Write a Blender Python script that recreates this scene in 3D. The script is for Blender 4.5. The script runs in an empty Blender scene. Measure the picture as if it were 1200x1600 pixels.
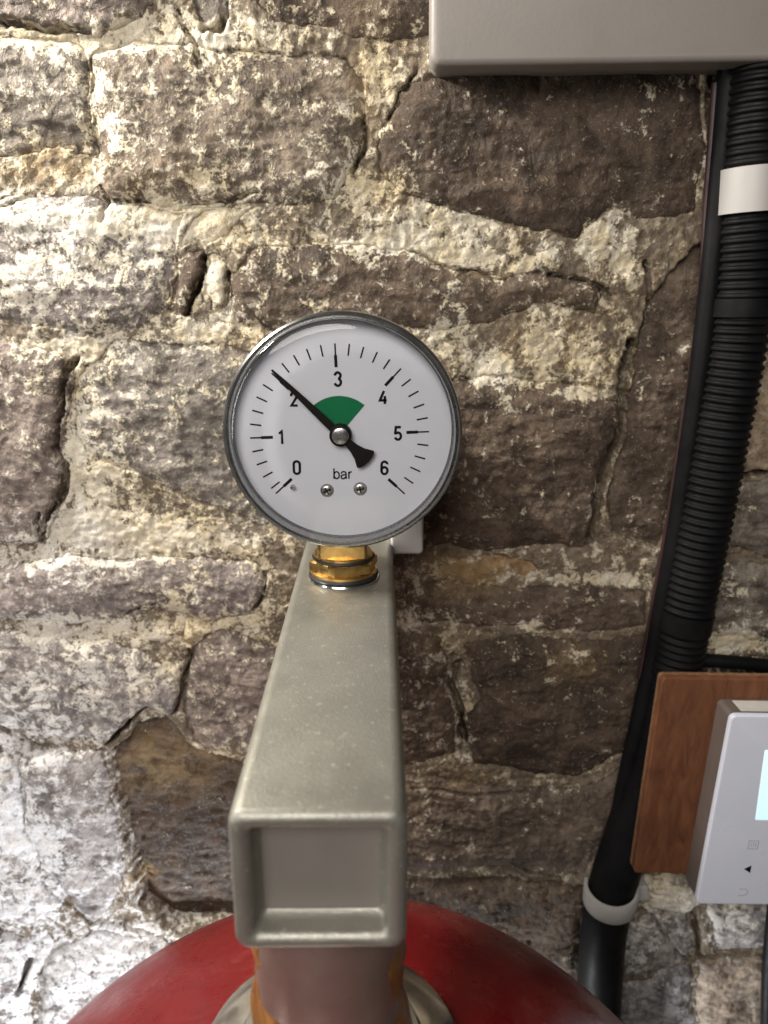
import bpy, bmesh, math
import numpy as np
from mathutils import Vector, Matrix, Euler

# ------------------------------------------------------------------ scene, camera, light
scene = bpy.context.scene
COL = scene.collection
MM = 0.001
F = 1200.0                                    # focal length in photo pixels (1200 x 1600)
PITCH = math.radians(16.13)
YAW = math.radians(0.42)

cam_d = bpy.data.cameras.new('camera')
cam = bpy.data.objects.new('camera', cam_d)
COL.objects.link(cam)
cam.rotation_euler = (math.pi/2 - PITCH, 0, -YAW)
cam_d.sensor_fit = 'VERTICAL'
cam_d.sensor_height = 36.0
cam_d.sensor_width = 27.0
cam_d.lens = F/1600*36.0
cam_d.clip_start = 0.005
cam_d.clip_end = 20
cam_d.dof.use_dof = True
cam_d.dof.focus_distance = 0.213
cam_d.dof.aperture_fstop = 18
scene.camera = cam

world = bpy.data.worlds.new('World')
scene.world = world
world.use_nodes = True
bg = world.node_tree.nodes['Background']
bg.inputs['Color'].default_value = (1.0, 0.90, 0.80, 1)
bg.inputs['Strength'].default_value = 0.06

def area_lamp(name, loc, target, size, power, color, size_y=None):
    d = bpy.data.lights.new(name, 'AREA')
    d.shape = 'DISK'; d.size = size; d.energy = power; d.color = color
    if size_y: d.shape = 'ELLIPSE'; d.size_y = size_y
    o = bpy.data.objects.new(name, d)
    COL.objects.link(o)
    o.location = Vector(loc)*MM
    v = (Vector(target) - Vector(loc)).normalized()
    o.rotation_euler = v.to_track_quat('-Z', 'Y').to_euler()
    return o

# warm lamp high on the left close to the wall, small lamp at the left, cool lamp below the vessel, soft light of the room
area_lamp('ceiling_lamp', (-255, 222, 190), (-90, 275, -10), 0.06, 2.35, (1.0, 0.95, 0.86))
area_lamp('work_lamp', (-48, 176, -475), (-90, 275, -240), 0.04, 1.9, (0.93, 0.96, 1.0))
area_lamp('side_lamp', (-330, 40, 0), (-10, 200, -40), 0.05, 0.42, (1.0, 0.98, 0.95), 0.25)
area_lamp('room_light', (-190, -430, 330), (0, 220, -60), 0.45, 5.0, (1.0, 0.95, 0.90))

scene.view_settings.view_transform = 'Standard'
scene.view_settings.look = 'None'
scene.view_settings.exposure = 0.0
scene.view_settings.gamma = 1.0
scene.view_settings.use_curve_mapping = False
scene.cycles.use_denoising = True
scene.cycles.use_adaptive_sampling = True
scene.cycles.adaptive_threshold = 0.025
scene.cycles.max_bounces = 8
scene.cycles.diffuse_bounces = 3
scene.cycles.transparent_max_bounces = 12

# ------------------------------------------------------------------ pixel -> place
ROT = cam.rotation_euler.to_matrix()
def P(px, py, D):
    """point (mm) seen at photo pixel (px,py) on the plane D mm in front of the camera along +Y"""
    d = ROT @ Vector(((px-600)/F, (800-py)/F, -1.0))
    return d*(D/d.y)

WALL = 275.0      # mean distance of the wall face (mm)
X0 = -10.1        # bracket axis

# ------------------------------------------------------------------ object helpers
def link(name, me, mat=None, parent=None, loc=None, rot=None):
    o = bpy.data.objects.new(name, me)
    COL.objects.link(o)
    if mat and me is not None: me.materials.append(mat)
    if parent: o.parent = parent
    if loc is not None: o.location = Vector(loc)*MM
    if rot is not None: o.rotation_euler = rot
    return o

def tag(o, label=None, cat=None, group=None, kind=None):
    if label: o['label'] = label
    if cat: o['category'] = cat
    if group: o['group'] = group
    if kind: o['kind'] = kind
    return o

def empty(name, loc, label, cat, rot=(0, 0, 0), group=None):
    o = bpy.data.objects.new(name, None)
    COL.objects.link(o)
    o.empty_display_size = 0.01
    o.location = Vector(loc)*MM; o.rotation_euler = rot
    return tag(o, label, cat, group)

def bm_mesh(bm, name, smooth=True, angle=35):
    bmesh.ops.recalc_face_normals(bm, faces=bm.faces)
    bmesh.ops.scale(bm, vec=(MM, MM, MM), verts=bm.verts)
    me = bpy.data.meshes.new(name)
    bm.to_mesh(me); bm.free()
    if smooth:
        me.polygons.foreach_set('use_smooth', [True]*len(me.polygons))
        me.set_sharp_from_angle(angle=math.radians(angle))
    return me

def lathe(profile, seg=96, name='lathe', cx=0, cy=0, wob=None):
    """profile [(r,z)...] around local Z (mm)"""
    bm = bmesh.new(); rings = []
    for r, z in profile:
        if r < 1e-6:
            rings.append([bm.verts.new((cx, cy, z))])
        else:
            ring = []
            for k in range(seg):
                a = 2*math.pi*k/seg
                rr = r + (wob(a, z, r) if wob else 0)
                ring.append(bm.verts.new((cx+rr*math.cos(a), cy+rr*math.sin(a), z)))
            rings.append(ring)
    for A, B in zip(rings[:-1], rings[1:]):
        for k in range(seg):
            k2 = (k+1) % seg
            if len(A) == 1 and len(B) == 1: continue
            if len(A) == 1: bm.faces.new((A[0], B[k], B[k2]))
            elif len(B) == 1: bm.faces.new((A[k], B[0], A[k2]))
            else: bm.faces.new((A[k], B[k], B[k2], A[k2]))
    return bm_mesh(bm, name)

def round_poly(pts, r, n=6):
    """2D polygon with rounded corners; r number or list"""
    out = []; N = len(pts)
    for i, p in enumerate(pts):
        ri = r[i] if isinstance(r, (list, tuple)) else r
        p = Vector(p); a = (Vector(pts[i-1])-p); b = (Vector(pts[(i+1) % N])-p)
        if ri <= 0: out.append(tuple(p)); continue
        a.normalize(); b.normalize()
        ang = a.angle(b); t = ri/math.tan(ang/2)
        c = p + (a+b).normalized()*(ri/math.sin(ang/2))
        s = p + a*t; e = p + b*t
        v0 = s-c; v1 = e-c
        a0 = math.atan2(v0.y, v0.x); a1 = math.atan2(v1.y, v1.x)
        da = (a1-a0+math.pi) % (2*math.pi) - math.pi
        for k in range(n+1):
            q = a0 + da*k/n
            out.append((c.x+ri*math.cos(q), c.y+ri*math.sin(q)))
    return out

def inset(loop, d):
    N = len(loop); out = []
    area = sum(loop[i-1][0]*loop[i][1]-loop[i][0]*loop[i-1][1] for i in range(N))
    sg = 1 if area > 0 else -1
    for i in range(N):
        p0, p, p1 = Vector(loop[i-1]), Vector(loop[i]), Vector(loop[(i+1) % N])
        e0 = (p-p0); e1 = (p1-p)
        if e0.length < 1e-9: e0 = e1
        if e1.length < 1e-9: e1 = e0
        e0.normalize(); e1.normalize()
        n0 = Vector((-e0.y, e0.x))*sg; n1 = Vector((-e1.y, e1.x))*sg
        m = n0+n1; m.normalize()
        out.append(tuple(p + m*(d/max(0.4, m.dot(n0)))))
    return out

def loft(loops, cap0=True, cap1=True):
    """loops: list of lists of 3D points, same count"""
    bm = bmesh.new(); R = [[bm.verts.new(p) for p in L] for L in loops]
    n = len(R[0])
    for A, B in zip(R[:-1], R[1:]):
        for k in range(n):
            bm.faces.new((A[k], A[(k+1) % n], B[(k+1) % n], B[k]))
    if cap0: bm.faces.new(R[0])
    if cap1: bm.faces.new(R[-1])
    return bm

def slab(outline, y0, y1, bev=0.6, n=4, name='slab', angle=35):
    """outline in (x,z) mm; front at y0 (near camera) with rounded edge, back at y1"""
    loops = []
    for k in range(n+1):
        a = math.pi/2*k/n
        L = inset(outline, bev*(1-math.sin(a))) if k < n else outline
        loops.append([(x, y0+bev*(1-math.cos(a)), z) for x, z in L])
    loops.append([(x, y1-bev*0.3, z) for x, z in outline])
    loops.append([(x, y1, z) for x, z in inset(outline, bev*0.3)])
    return bm_mesh(loft(loops), name, angle=angle)

def smooth_path(pts, n):
    """Catmull-Rom resample, uniform arc length"""
    P_ = [np.array(p, float) for p in pts]
    P_ = [2*P_[0]-P_[1]] + P_ + [2*P_[-1]-P_[-2]]
    out = []
    for i in range(1, len(P_)-2):
        for t in np.linspace(0, 1, 40, endpoint=False):
            a, b, c, d = P_[i-1:i+3]
            out.append(0.5*((2*b)+(-a+c)*t+(2*a-5*b+4*c-d)*t*t+(-a+3*b-3*c+d)*t**3))
    out.append(P_[-2]); out = np.array(out)
    s = np.concatenate([[0], np.cumsum(np.linalg.norm(np.diff(out, axis=0), axis=1))])
    q = np.linspace(0, s[-1], n)
    return np.stack([np.interp(q, s, out[:, k]) for k in range(3)], 1), s[-1]

def tube(pts, radius, n=80, seg=24, name='tube', caps=True, sq=1.0):
    """radius: number or function of arc length in mm"""
    path, L = smooth_path(pts, n)
    T = np.gradient(path, axis=0); T /= np.linalg.norm(T, axis=1)[:, None]
    loops = []
    for i in range(n):
        t = Vector(T[i]); u = t.cross(Vector((0, 1, 0))).normalized(); v = u.cross(t).normalized()
        r = radius(L*i/(n-1)) if callable(radius) else radius
        loops.append([tuple(Vector(path[i]) + u*(r*math.cos(a)) + v*(r*sq*math.sin(a)))
                      for a in [2*math.pi*k/seg for k in range(seg)]])
    return bm_mesh(loft(loops, caps, caps), name, angle=60)

# ------------------------------------------------------------------ materials
def new_mat(name):
    m = bpy.data.materials.new(name); m.use_nodes = True
    nt = m.node_tree; nt.nodes.clear()
    out = nt.nodes.new('ShaderNodeOutputMaterial')
    b = nt.nodes.new('ShaderNodeBsdfPrincipled')
    nt.links.new(b.outputs[0], out.inputs[0])
    return m, nt, b
def N(nt, t, **kw):
    n = nt.nodes.new(t)
    for k, v in kw.items(): setattr(n, k, v)
    return n
def noise(nt, vec, scale, detail=4, rough=0.55, dist=0.0):
    n = N(nt, 'ShaderNodeTexNoise'); n.inputs['Scale'].default_value = scale
    n.inputs['Detail'].default_value = detail; n.inputs['Roughness'].default_value = rough
    n.inputs['Distortion'].default_value = dist
    nt.links.new(vec, n.inputs['Vector']); return n.outputs['Fac']
def ramp(nt, fac, stops):
    r = N(nt, 'ShaderNodeValToRGB'); nt.links.new(fac, r.inputs[0])
    e = r.color_ramp.elements
    while len(e) < len(stops): e.new(0.5)
    for el, (p, c) in zip(e, stops):
        el.position = p; el.color = (c, c, c, 1) if isinstance(c, (int, float)) else (*c, 1)
    return r.outputs[0]
def mix(nt, fac, a, b, mode='MIX'):
    m = N(nt, 'ShaderNodeMix', data_type='RGBA', blend_type=mode, clamp_factor=True)
    for s, v in ((m.inputs[0], fac), (m.inputs[6], a), (m.inputs[7], b)):
        if isinstance(v, (int, float)): s.default_value = v
        elif isinstance(v, tuple): s.default_value = (*v, 1)
        else: nt.links.new(v, s)
    return m.outputs[2]
def math_n(nt, op, a, b=0.0, clamp=False):
    m = N(nt, 'ShaderNodeMath', operation=op, use_clamp=clamp)
    for s, v in zip(m.inputs, (a, b)):
        if isinstance(v, (int, float)): s.default_value = v
        else: nt.links.new(v, s)
    return m.outputs[0]
def bump(nt, b, height, dist, strength=1.0, prev=None):
    n = N(nt, 'ShaderNodeBump'); n.inputs['Distance'].default_value = dist
    n.inputs['Strength'].default_value = strength
    nt.links.new(height, n.inputs['Height'])
    if prev is not None: nt.links.new(prev, n.inputs['Normal'])
    if b is not None: nt.links.new(n.outputs[0], b.inputs['Normal'])
    return n.outputs[0]

def simple(name, color, rough=0.5, metal=0.0, var=0.12, vscale=120, bscale=0, bdist=0.0,
           spec=0.5, rvar=0.1, coat=0.0, speck=0.0):
    m, nt, b = new_mat(name)
    tc = N(nt, 'ShaderNodeTexCoord').outputs['Object']
    nz = noise(nt, tc, vscale, 6, 0.6)
    dark = tuple(c*(1-var) for c in color); lite = tuple(min(1, c*(1+var)) for c in color)
    col = mix(nt, ramp(nt, nz, [(0.3, 0.0), (0.7, 1.0)]), dark, lite)
    if speck:
        sp = ramp(nt, noise(nt, tc, 700, 4, 0.7), [(0.60, 0.0), (0.68, 1.0)])
        col = mix(nt, math_n(nt, 'MULTIPLY', sp, speck), col, tuple(min(1, c*1.8+.05) for c in color))
    nt.links.new(col, b.inputs['Base Color'])
    b.inputs['Metallic'].default_value = metal
    b.inputs['Specular IOR Level'].default_value = spec
    b.inputs['Coat Weight'].default_value = coat
    rr = noise(nt, tc, vscale*2.3, 5, 0.6)
    r = N(nt, 'ShaderNodeMapRange'); nt.links.new(rr, r.inputs[0])
    r.inputs[1].default_value = .3; r.inputs[2].default_value = .7
    r.inputs[3].default_value = max(.02, rough-rvar); r.inputs[4].default_value = min(1, rough+rvar)
    nt.links.new(r.outputs[0], b.inputs['Roughness'])
    if bscale: bump(nt, b, noise(nt, tc, bscale, 4, 0.6), bdist)
    return m

def stone_mat(name, mortar=False):
    m, nt, b = new_mat(name)
    tc = N(nt, 'ShaderNodeNewGeometry').outputs['Position']
    at = lambda n: N(nt, 'ShaderNodeAttribute', attribute_name=n).outputs['Fac']
    n1 = noise(nt, tc, 75, 5, 0.66, 0.9)
    n2 = noise(nt, tc, 300, 5, 0.7, 0.3)
    n3 = noise(nt, tc, 1100, 3, 0.65)
    n4 = noise(nt, tc, 130, 6, 0.72, 0.8)
    if mortar:
        base = mix(nt, ramp(nt, n1, [(0.35, 0.0), (0.65, 1.0)]), (0.13, 0.10, 0.072), (0.25, 0.205, 0.15))
    else:
        oc = N(nt, 'ShaderNodeObjectInfo').outputs['Color']
        base = mix(nt, ramp(nt, n1, [(0.36, 0.0), (0.66, 1.0)]), mix(nt, 1.0, oc, (0.50, 0.47, 0.45), 'MULTIPLY'),
                   mix(nt, 1.0, oc, (1.75, 1.68, 1.62), 'MULTIPLY'))
    # dark and light mineral flecks
    base = mix(nt, ramp(nt, n2, [(0.36, 0.65), (0.52, 0.0)]), base, (0.05, 0.037, 0.029))
    base = mix(nt, ramp(nt, n3, [(0.60, 0.0), (0.72, 0.55)]), base, (0.42, 0.38, 0.33))
    # ochre staining
    och = math_n(nt, 'MULTIPLY', at('ochre'), ramp(nt, n4, [(0.38, 0.1), (0.6, 1.0)]))
    base = mix(nt, och, base, (0.40, 0.27, 0.12))
    # lime wash and smeared mortar
    lm = math_n(nt, 'ADD', at('lime'), math_n(nt, 'MULTIPLY', math_n(nt, 'SUBTRACT', n4, 0.5), 2.9))
    lm = math_n(nt, 'ADD', lm, math_n(nt, 'MULTIPLY', math_n(nt, 'SUBTRACT', n2, 0.5), 2.3))
    lm = math_n(nt, 'ADD', lm, math_n(nt, 'MULTIPLY', math_n(nt, 'SUBTRACT', n3, 0.5), 1.2))
    lmask = ramp(nt, lm, [(0.40, 0.0), (0.67, 0.86)])
    limec = mix(nt, ramp(nt, n1, [(0.4, 0.0), (0.6, 1.0)]), (0.66, 0.565, 0.385), (0.77, 0.715, 0.59))
    limec = mix(nt, math_n(nt, 'MULTIPLY', at('ochre'), 0.6), limec, (0.62, 0.48, 0.26))
    limec = mix(nt, at('cool'), limec, (0.70, 0.70, 0.71))
    limec = mix(nt, ramp(nt, n3, [(0.33, 0.55), (0.48, 0.0)]), limec, (0.28, 0.24, 0.19))
    col = mix(nt, lmask, base, limec)
    nt.links.new(col, b.inputs['Base Color'])
    b.inputs['Roughness'].default_value = 0.8
    rg = ramp(nt, n2, [(0.35, 0.45), (0.6, 0.85)])
    nt.links.new(rg, b.inputs['Roughness'])
    b.inputs['Specular IOR Level'].default_value = 0.32
    hh = math_n(nt, 'ADD', math_n(nt, 'MULTIPLY', n4, 2.0), math_n(nt, 'MULTIPLY', n2, 1.15))
    hh = math_n(nt, 'ADD', hh, math_n(nt, 'MULTIPLY', n3, 0.35))
    hh = math_n(nt, 'ADD', hh, math_n(nt, 'MULTIPLY', lmask, 0.28))
    bump(nt, b, hh, 0.00075, 1.0)
    return m

M = {}
M['stone'] = stone_mat('rubble_stone')
M['mortar'] = stone_mat('lime_mortar', True)
M['zinc'] = simple('zinc_plated_steel', (0.315, 0.305, 0.262), 0.46, 0.7, 0.09, 70, 1500, 0.00010, rvar=.07, speck=.55)
M['plug'] = simple('taupe_plug', (0.235, 0.215, 0.19), 0.5, 0.3, 0.05, 60, 1800, 0.00005, rvar=.05)
M['brass'] = simple('brass', (0.68, 0.44, 0.16), 0.33, 1.0, 0.22, 260, 900, 0.00004, rvar=.08)
M['chrome'] = simple('chromed_steel', (0.72, 0.72, 0.69), 0.16, 1.0, 0.1, 90, rvar=.06)
M['steel'] = simple('steel', (0.55, 0.54, 0.52), 0.28, 1.0, 0.15, 300, rvar=.08)
M['bezel'] = simple('grey_bezel_steel', (0.42, 0.42, 0.41), 0.27, 1.0, 0.06, 60, rvar=.04)
M['case'] = simple('dark_case_steel', (0.16, 0.155, 0.15), 0.38, 0.8, 0.2, 90)
M['black_rubber'] = simple('black_rubber', (0.012, 0.012, 0.012), 0.55, 0, 0.2, 200)
M['dial'] = simple('white_dial_card', (0.72, 0.73, 0.77), 0.6, 0, 0.025, 60, 1500, .00002)
M['ink'] = simple('black_ink', (0.008, 0.007, 0.007), 0.6, 0, 0.1, 200, spec=.15)
M['needle'] = simple('black_needle', (0.008, 0.006, 0.005), 0.5, 0, 0.2, 200, spec=.15)
M['green'] = simple('green_ink', (0.003, 0.17, 0.062), 0.6, 0, 0.06, 200, spec=.2)
M['pipe'] = simple('dull_pipe_steel', (0.36, 0.28, 0.24), 0.38, 0.75, 0.2, 50, rvar=.08)
M['black_plastic'] = simple('black_plastic', (0.006, 0.006, 0.0065), 0.52, 0, 0.4, 80, 500, .00008, spec=.16)
M['maroon'] = simple('maroon_cable', (0.035, 0.013, 0.014), 0.5, 0, 0.3, 150)
M['white_plastic'] = simple('white_plastic', (0.40, 0.385, 0.365), 0.45, 0, 0.05, 40, 800, .00003)
M['clip_plastic'] = simple('bright_white_plastic', (0.80, 0.77, 0.75), 0.45, 0, 0.04, 40)
M['box_plastic'] = simple('grey_beige_plastic', (0.265, 0.238, 0.215), 0.5, 0, 0.05, 30, 900, .00004)
M['control_plastic'] = simple('white_control_plastic', (0.70, 0.73, 0.83), 0.35, 0, 0.03, 40)
M['control_shade'] = simple('shaded_control_side', (0.12, 0.095, 0.082), 0.5, 0, 0.08, 60)  # side of the white controller, its shade painted in as a dark colour
M['paper'] = simple('sticker_paper', (0.55, 0.53, 0.49), 0.6, 0, 0.08, 150)
M['greyprint'] = simple('grey_print', (0.38, 0.38, 0.40), 0.6, 0, 0.05, 100)

def vessel_mat():
    m, nt, b = new_mat('red_vessel_paint')
    tc = N(nt, 'ShaderNodeTexCoord').outputs['Object']
    n1 = noise(nt, tc, 28, 6, 0.6, 0.5)
    col = mix(nt, ramp(nt, n1, [(0.35, 0.0), (0.7, 1.0)]), (0.13, 0.003, 0.005), (0.20, 0.005, 0.007))
    dust = ramp(nt, math_n(nt, 'ADD', math_n(nt, 'MULTIPLY', n1, .5), math_n(nt, 'MULTIPLY', noise(nt, tc, 420, 8, .75), .6)),
                [(0.56, 0.0), (0.72, 0.5)])
    col = mix(nt, dust, col, (0.27, 0.07, 0.06))
    nt.links.new(col, b.inputs['Base Color'])
    nt.links.new(ramp(nt, noise(nt, tc, 90, 6, .65), [(0.35, 0.22), (0.7, 0.45)]), b.inputs['Roughness'])
    b.inputs['Coat Weight'].default_value = 0.15
    bump(nt, b, noise(nt, tc, 160, 4, .6), 0.0002)
    return m
M['red'] = vessel_mat()

def wood_mat():
    m, nt, b = new_mat('brown_stained_wood')
    tc = N(nt, 'ShaderNodeTexCoord').outputs['Object']
    mp = N(nt, 'ShaderNodeMapping'); nt.links.new(tc, mp.inputs[0])
    mp.inputs['Scale'].default_value = (4, 3, 1.2)
    g = noise(nt, mp.outputs[0], 60, 8, .65, .8)
    n1 = noise(nt, tc, 45, 6, .6)
    col = mix(nt, ramp(nt, g, [(0.3, 0.0), (0.7, 1.0)]), (0.08, 0.030, 0.015), (0.18, 0.072, 0.034))
    col = mix(nt, ramp(nt, n1, [(0.45, 0.0), (0.7, .5)]), col, (0.13, 0.05, 0.024))
    nt.links.new(col, b.inputs['Base Color'])
    b.inputs['Roughness'].default_value = 0.6
    b.inputs['Specular IOR Level'].default_value = 0.25
    bump(nt, b, g, 0.00015, .6)
    return m
M['wood'] = wood_mat()
def ply_edge():
    return simple('worn_wood_edge', (0.17, 0.085, 0.04), 0.75, 0, 0.35, 500, 700, .0003)
M['ply'] = ply_edge()

def lens_mat():
    m = bpy.data.materials.new('clear_lens'); m.use_nodes = True
    nt = m.node_tree; nt.nodes.clear()
    out = N(nt, 'ShaderNodeOutputMaterial')
    tr = N(nt, 'ShaderNodeBsdfTransparent'); tr.inputs[0].default_value = (0.97, 0.97, 0.98, 1)
    gl = N(nt, 'ShaderNodeBsdfGlossy'); gl.inputs['Roughness'].default_value = 0.07
    fr = N(nt, 'ShaderNodeFresnel'); fr.inputs[0].default_value = 1.5
    mx = N(nt, 'ShaderNodeMixShader')
    nt.links.new(fr.outputs[0], mx.inputs[0]); nt.links.new(tr.outputs[0], mx.inputs[1])
    nt.links.new(gl.outputs[0], mx.inputs[2]); nt.links.new(mx.outputs[0], out.inputs[0])
    return m
M['lens'] = lens_mat()

def amber_mat():
    m, nt, b = new_mat('amber_sealant')
    tc = N(nt, 'ShaderNodeTexCoord').outputs['Object']
    n1 = noise(nt, tc, 220, 6, .6, 1.0)
    nt.links.new(mix(nt, ramp(nt, n1, [(.35, 0.), (.65, 1.)]), (0.12, 0.045, 0.012), (0.30, 0.14, 0.035)), b.inputs['Base Color'])
    b.inputs['Roughness'].default_value = 0.3
    b.inputs['Subsurface Weight'].default_value = 0.3
    b.inputs['Subsurface Radius'].default_value = (0.004, 0.002, 0.0008)
    b.inputs['Subsurface Scale'].default_value = 0.5
    bump(nt, b, n1, .0006)
    return m
M['amber'] = amber_mat()

def emit_mat(name, col, s):
    m, nt, b = new_mat(name)
    b.inputs['Base Color'].default_value = (*col, 1)
    b.inputs['Emission Color'].default_value = (*col, 1)
    b.inputs['Emission Strength'].default_value = s
    b.inputs['Roughness'].default_value = 0.2
    return m
M['screen'] = emit_mat('lit_screen', (0.62, 0.86, 0.92), 0.75)

# ------------------------------------------------------------------ the wall
def hash2(ix, iy, seed):
    h = (ix.astype(np.int64)*374761393 + iy.astype(np.int64)*668265263 + seed*1442695041) & 0xFFFFFFFF
    h = ((h ^ (h >> 13))*1274126177) & 0xFFFFFFFF
    return (h ^ (h >> 16)) & 0xFFFF
def perlin(x, y, seed=0):
    ix = np.floor(x); iy = np.floor(y); fx = x-ix; fy = y-iy
    ux = fx**3*(fx*(fx*6-15)+10); uy = fy**3*(fy*(fy*6-15)+10)
    def g(i, j):
        a = hash2(ix+i, iy+j, seed)*(2*math.pi/65536)
        return np.cos(a)*(fx-i)+np.sin(a)*(fy-j)
    a = g(0, 0)*(1-ux)+g(1, 0)*ux; b = g(0, 1)*(1-ux)+g(1, 1)*ux
    return (a*(1-uy)+b*uy)*1.5
def fbm(x, y, wl, octv=4, seed=0, gain=0.5, ridged=False):
    s = 0; a = 1.0; f = 1.0/wl; t = 0
    for k in range(octv):
        n = perlin(x*f+17.3*k, y*f-9.1*k, seed+k*7)
        if ridged: n = 1-2*np.abs(n)
        s = s+a*n; t += a; a *= gain; f *= 2.03
    return s/t

STEP = 0.62
c00 = P(0, 0, WALL); c11 = P(1200, 1600, WALL)
xl = min(P(0, 0, WALL).x, P(0, 1600, WALL).x)-125; xr = max(P(1200, 0, WALL).x, P(1200, 1600, WALL).x)+95
zt = c00.z+60; zb = c11.z-60
gx = np.arange(xl, xr, STEP); gz = np.arange(zb, zt, STEP)
GX, GZ = np.meshgrid(gx, gz)
WX = GX + 3.0*fbm(GX, GZ, 16, 3, 11) + 0.9*fbm(GX, GZ, 3.5, 2, 12)
WZ = GZ + 2.6*fbm(GX, GZ, 16, 3, 21) + 0.9*fbm(GX, GZ, 3.5, 2, 22)

def to_wall(pts):
    return [((lambda v: (v.x, v.z))(P(px, py, WALL))) for px, py in pts]

def poly_sdf(poly, X, Z):
    """positive inside"""
    d2 = np.full(X.shape, 1e9); ins = np.zeros(X.shape, bool); n = len(poly)
    for i in range(n):
        x0, z0 = poly[i-1]; x1, z1 = poly[i]
        ex, ez = x1-x0, z1-z0
        t = np.clip(((X-x0)*ex+(Z-z0)*ez)/(ex*ex+ez*ez+1e-9), 0, 1)
        d2 = np.minimum(d2, (X-x0-t*ex)**2+(Z-z0-t*ez)**2)
        c = ((z0 > Z) != (z1 > Z)) & (X < (x1-x0)*(Z-z0)/((z1-z0) if abs(z1-z0) > 1e-9 else 1e-9)+x0)
        ins ^= c
    d = np.sqrt(d2)
    return np.where(ins, d, -d)

GREY = (0.175, 0.155, 0.130); PUR = (0.21, 0.175, 0.155); BRN = (0.11, 0.082, 0.059); DRK = (0.075, 0.054, 0.038); PALE = (0.33, 0.30, 0.27)
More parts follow.
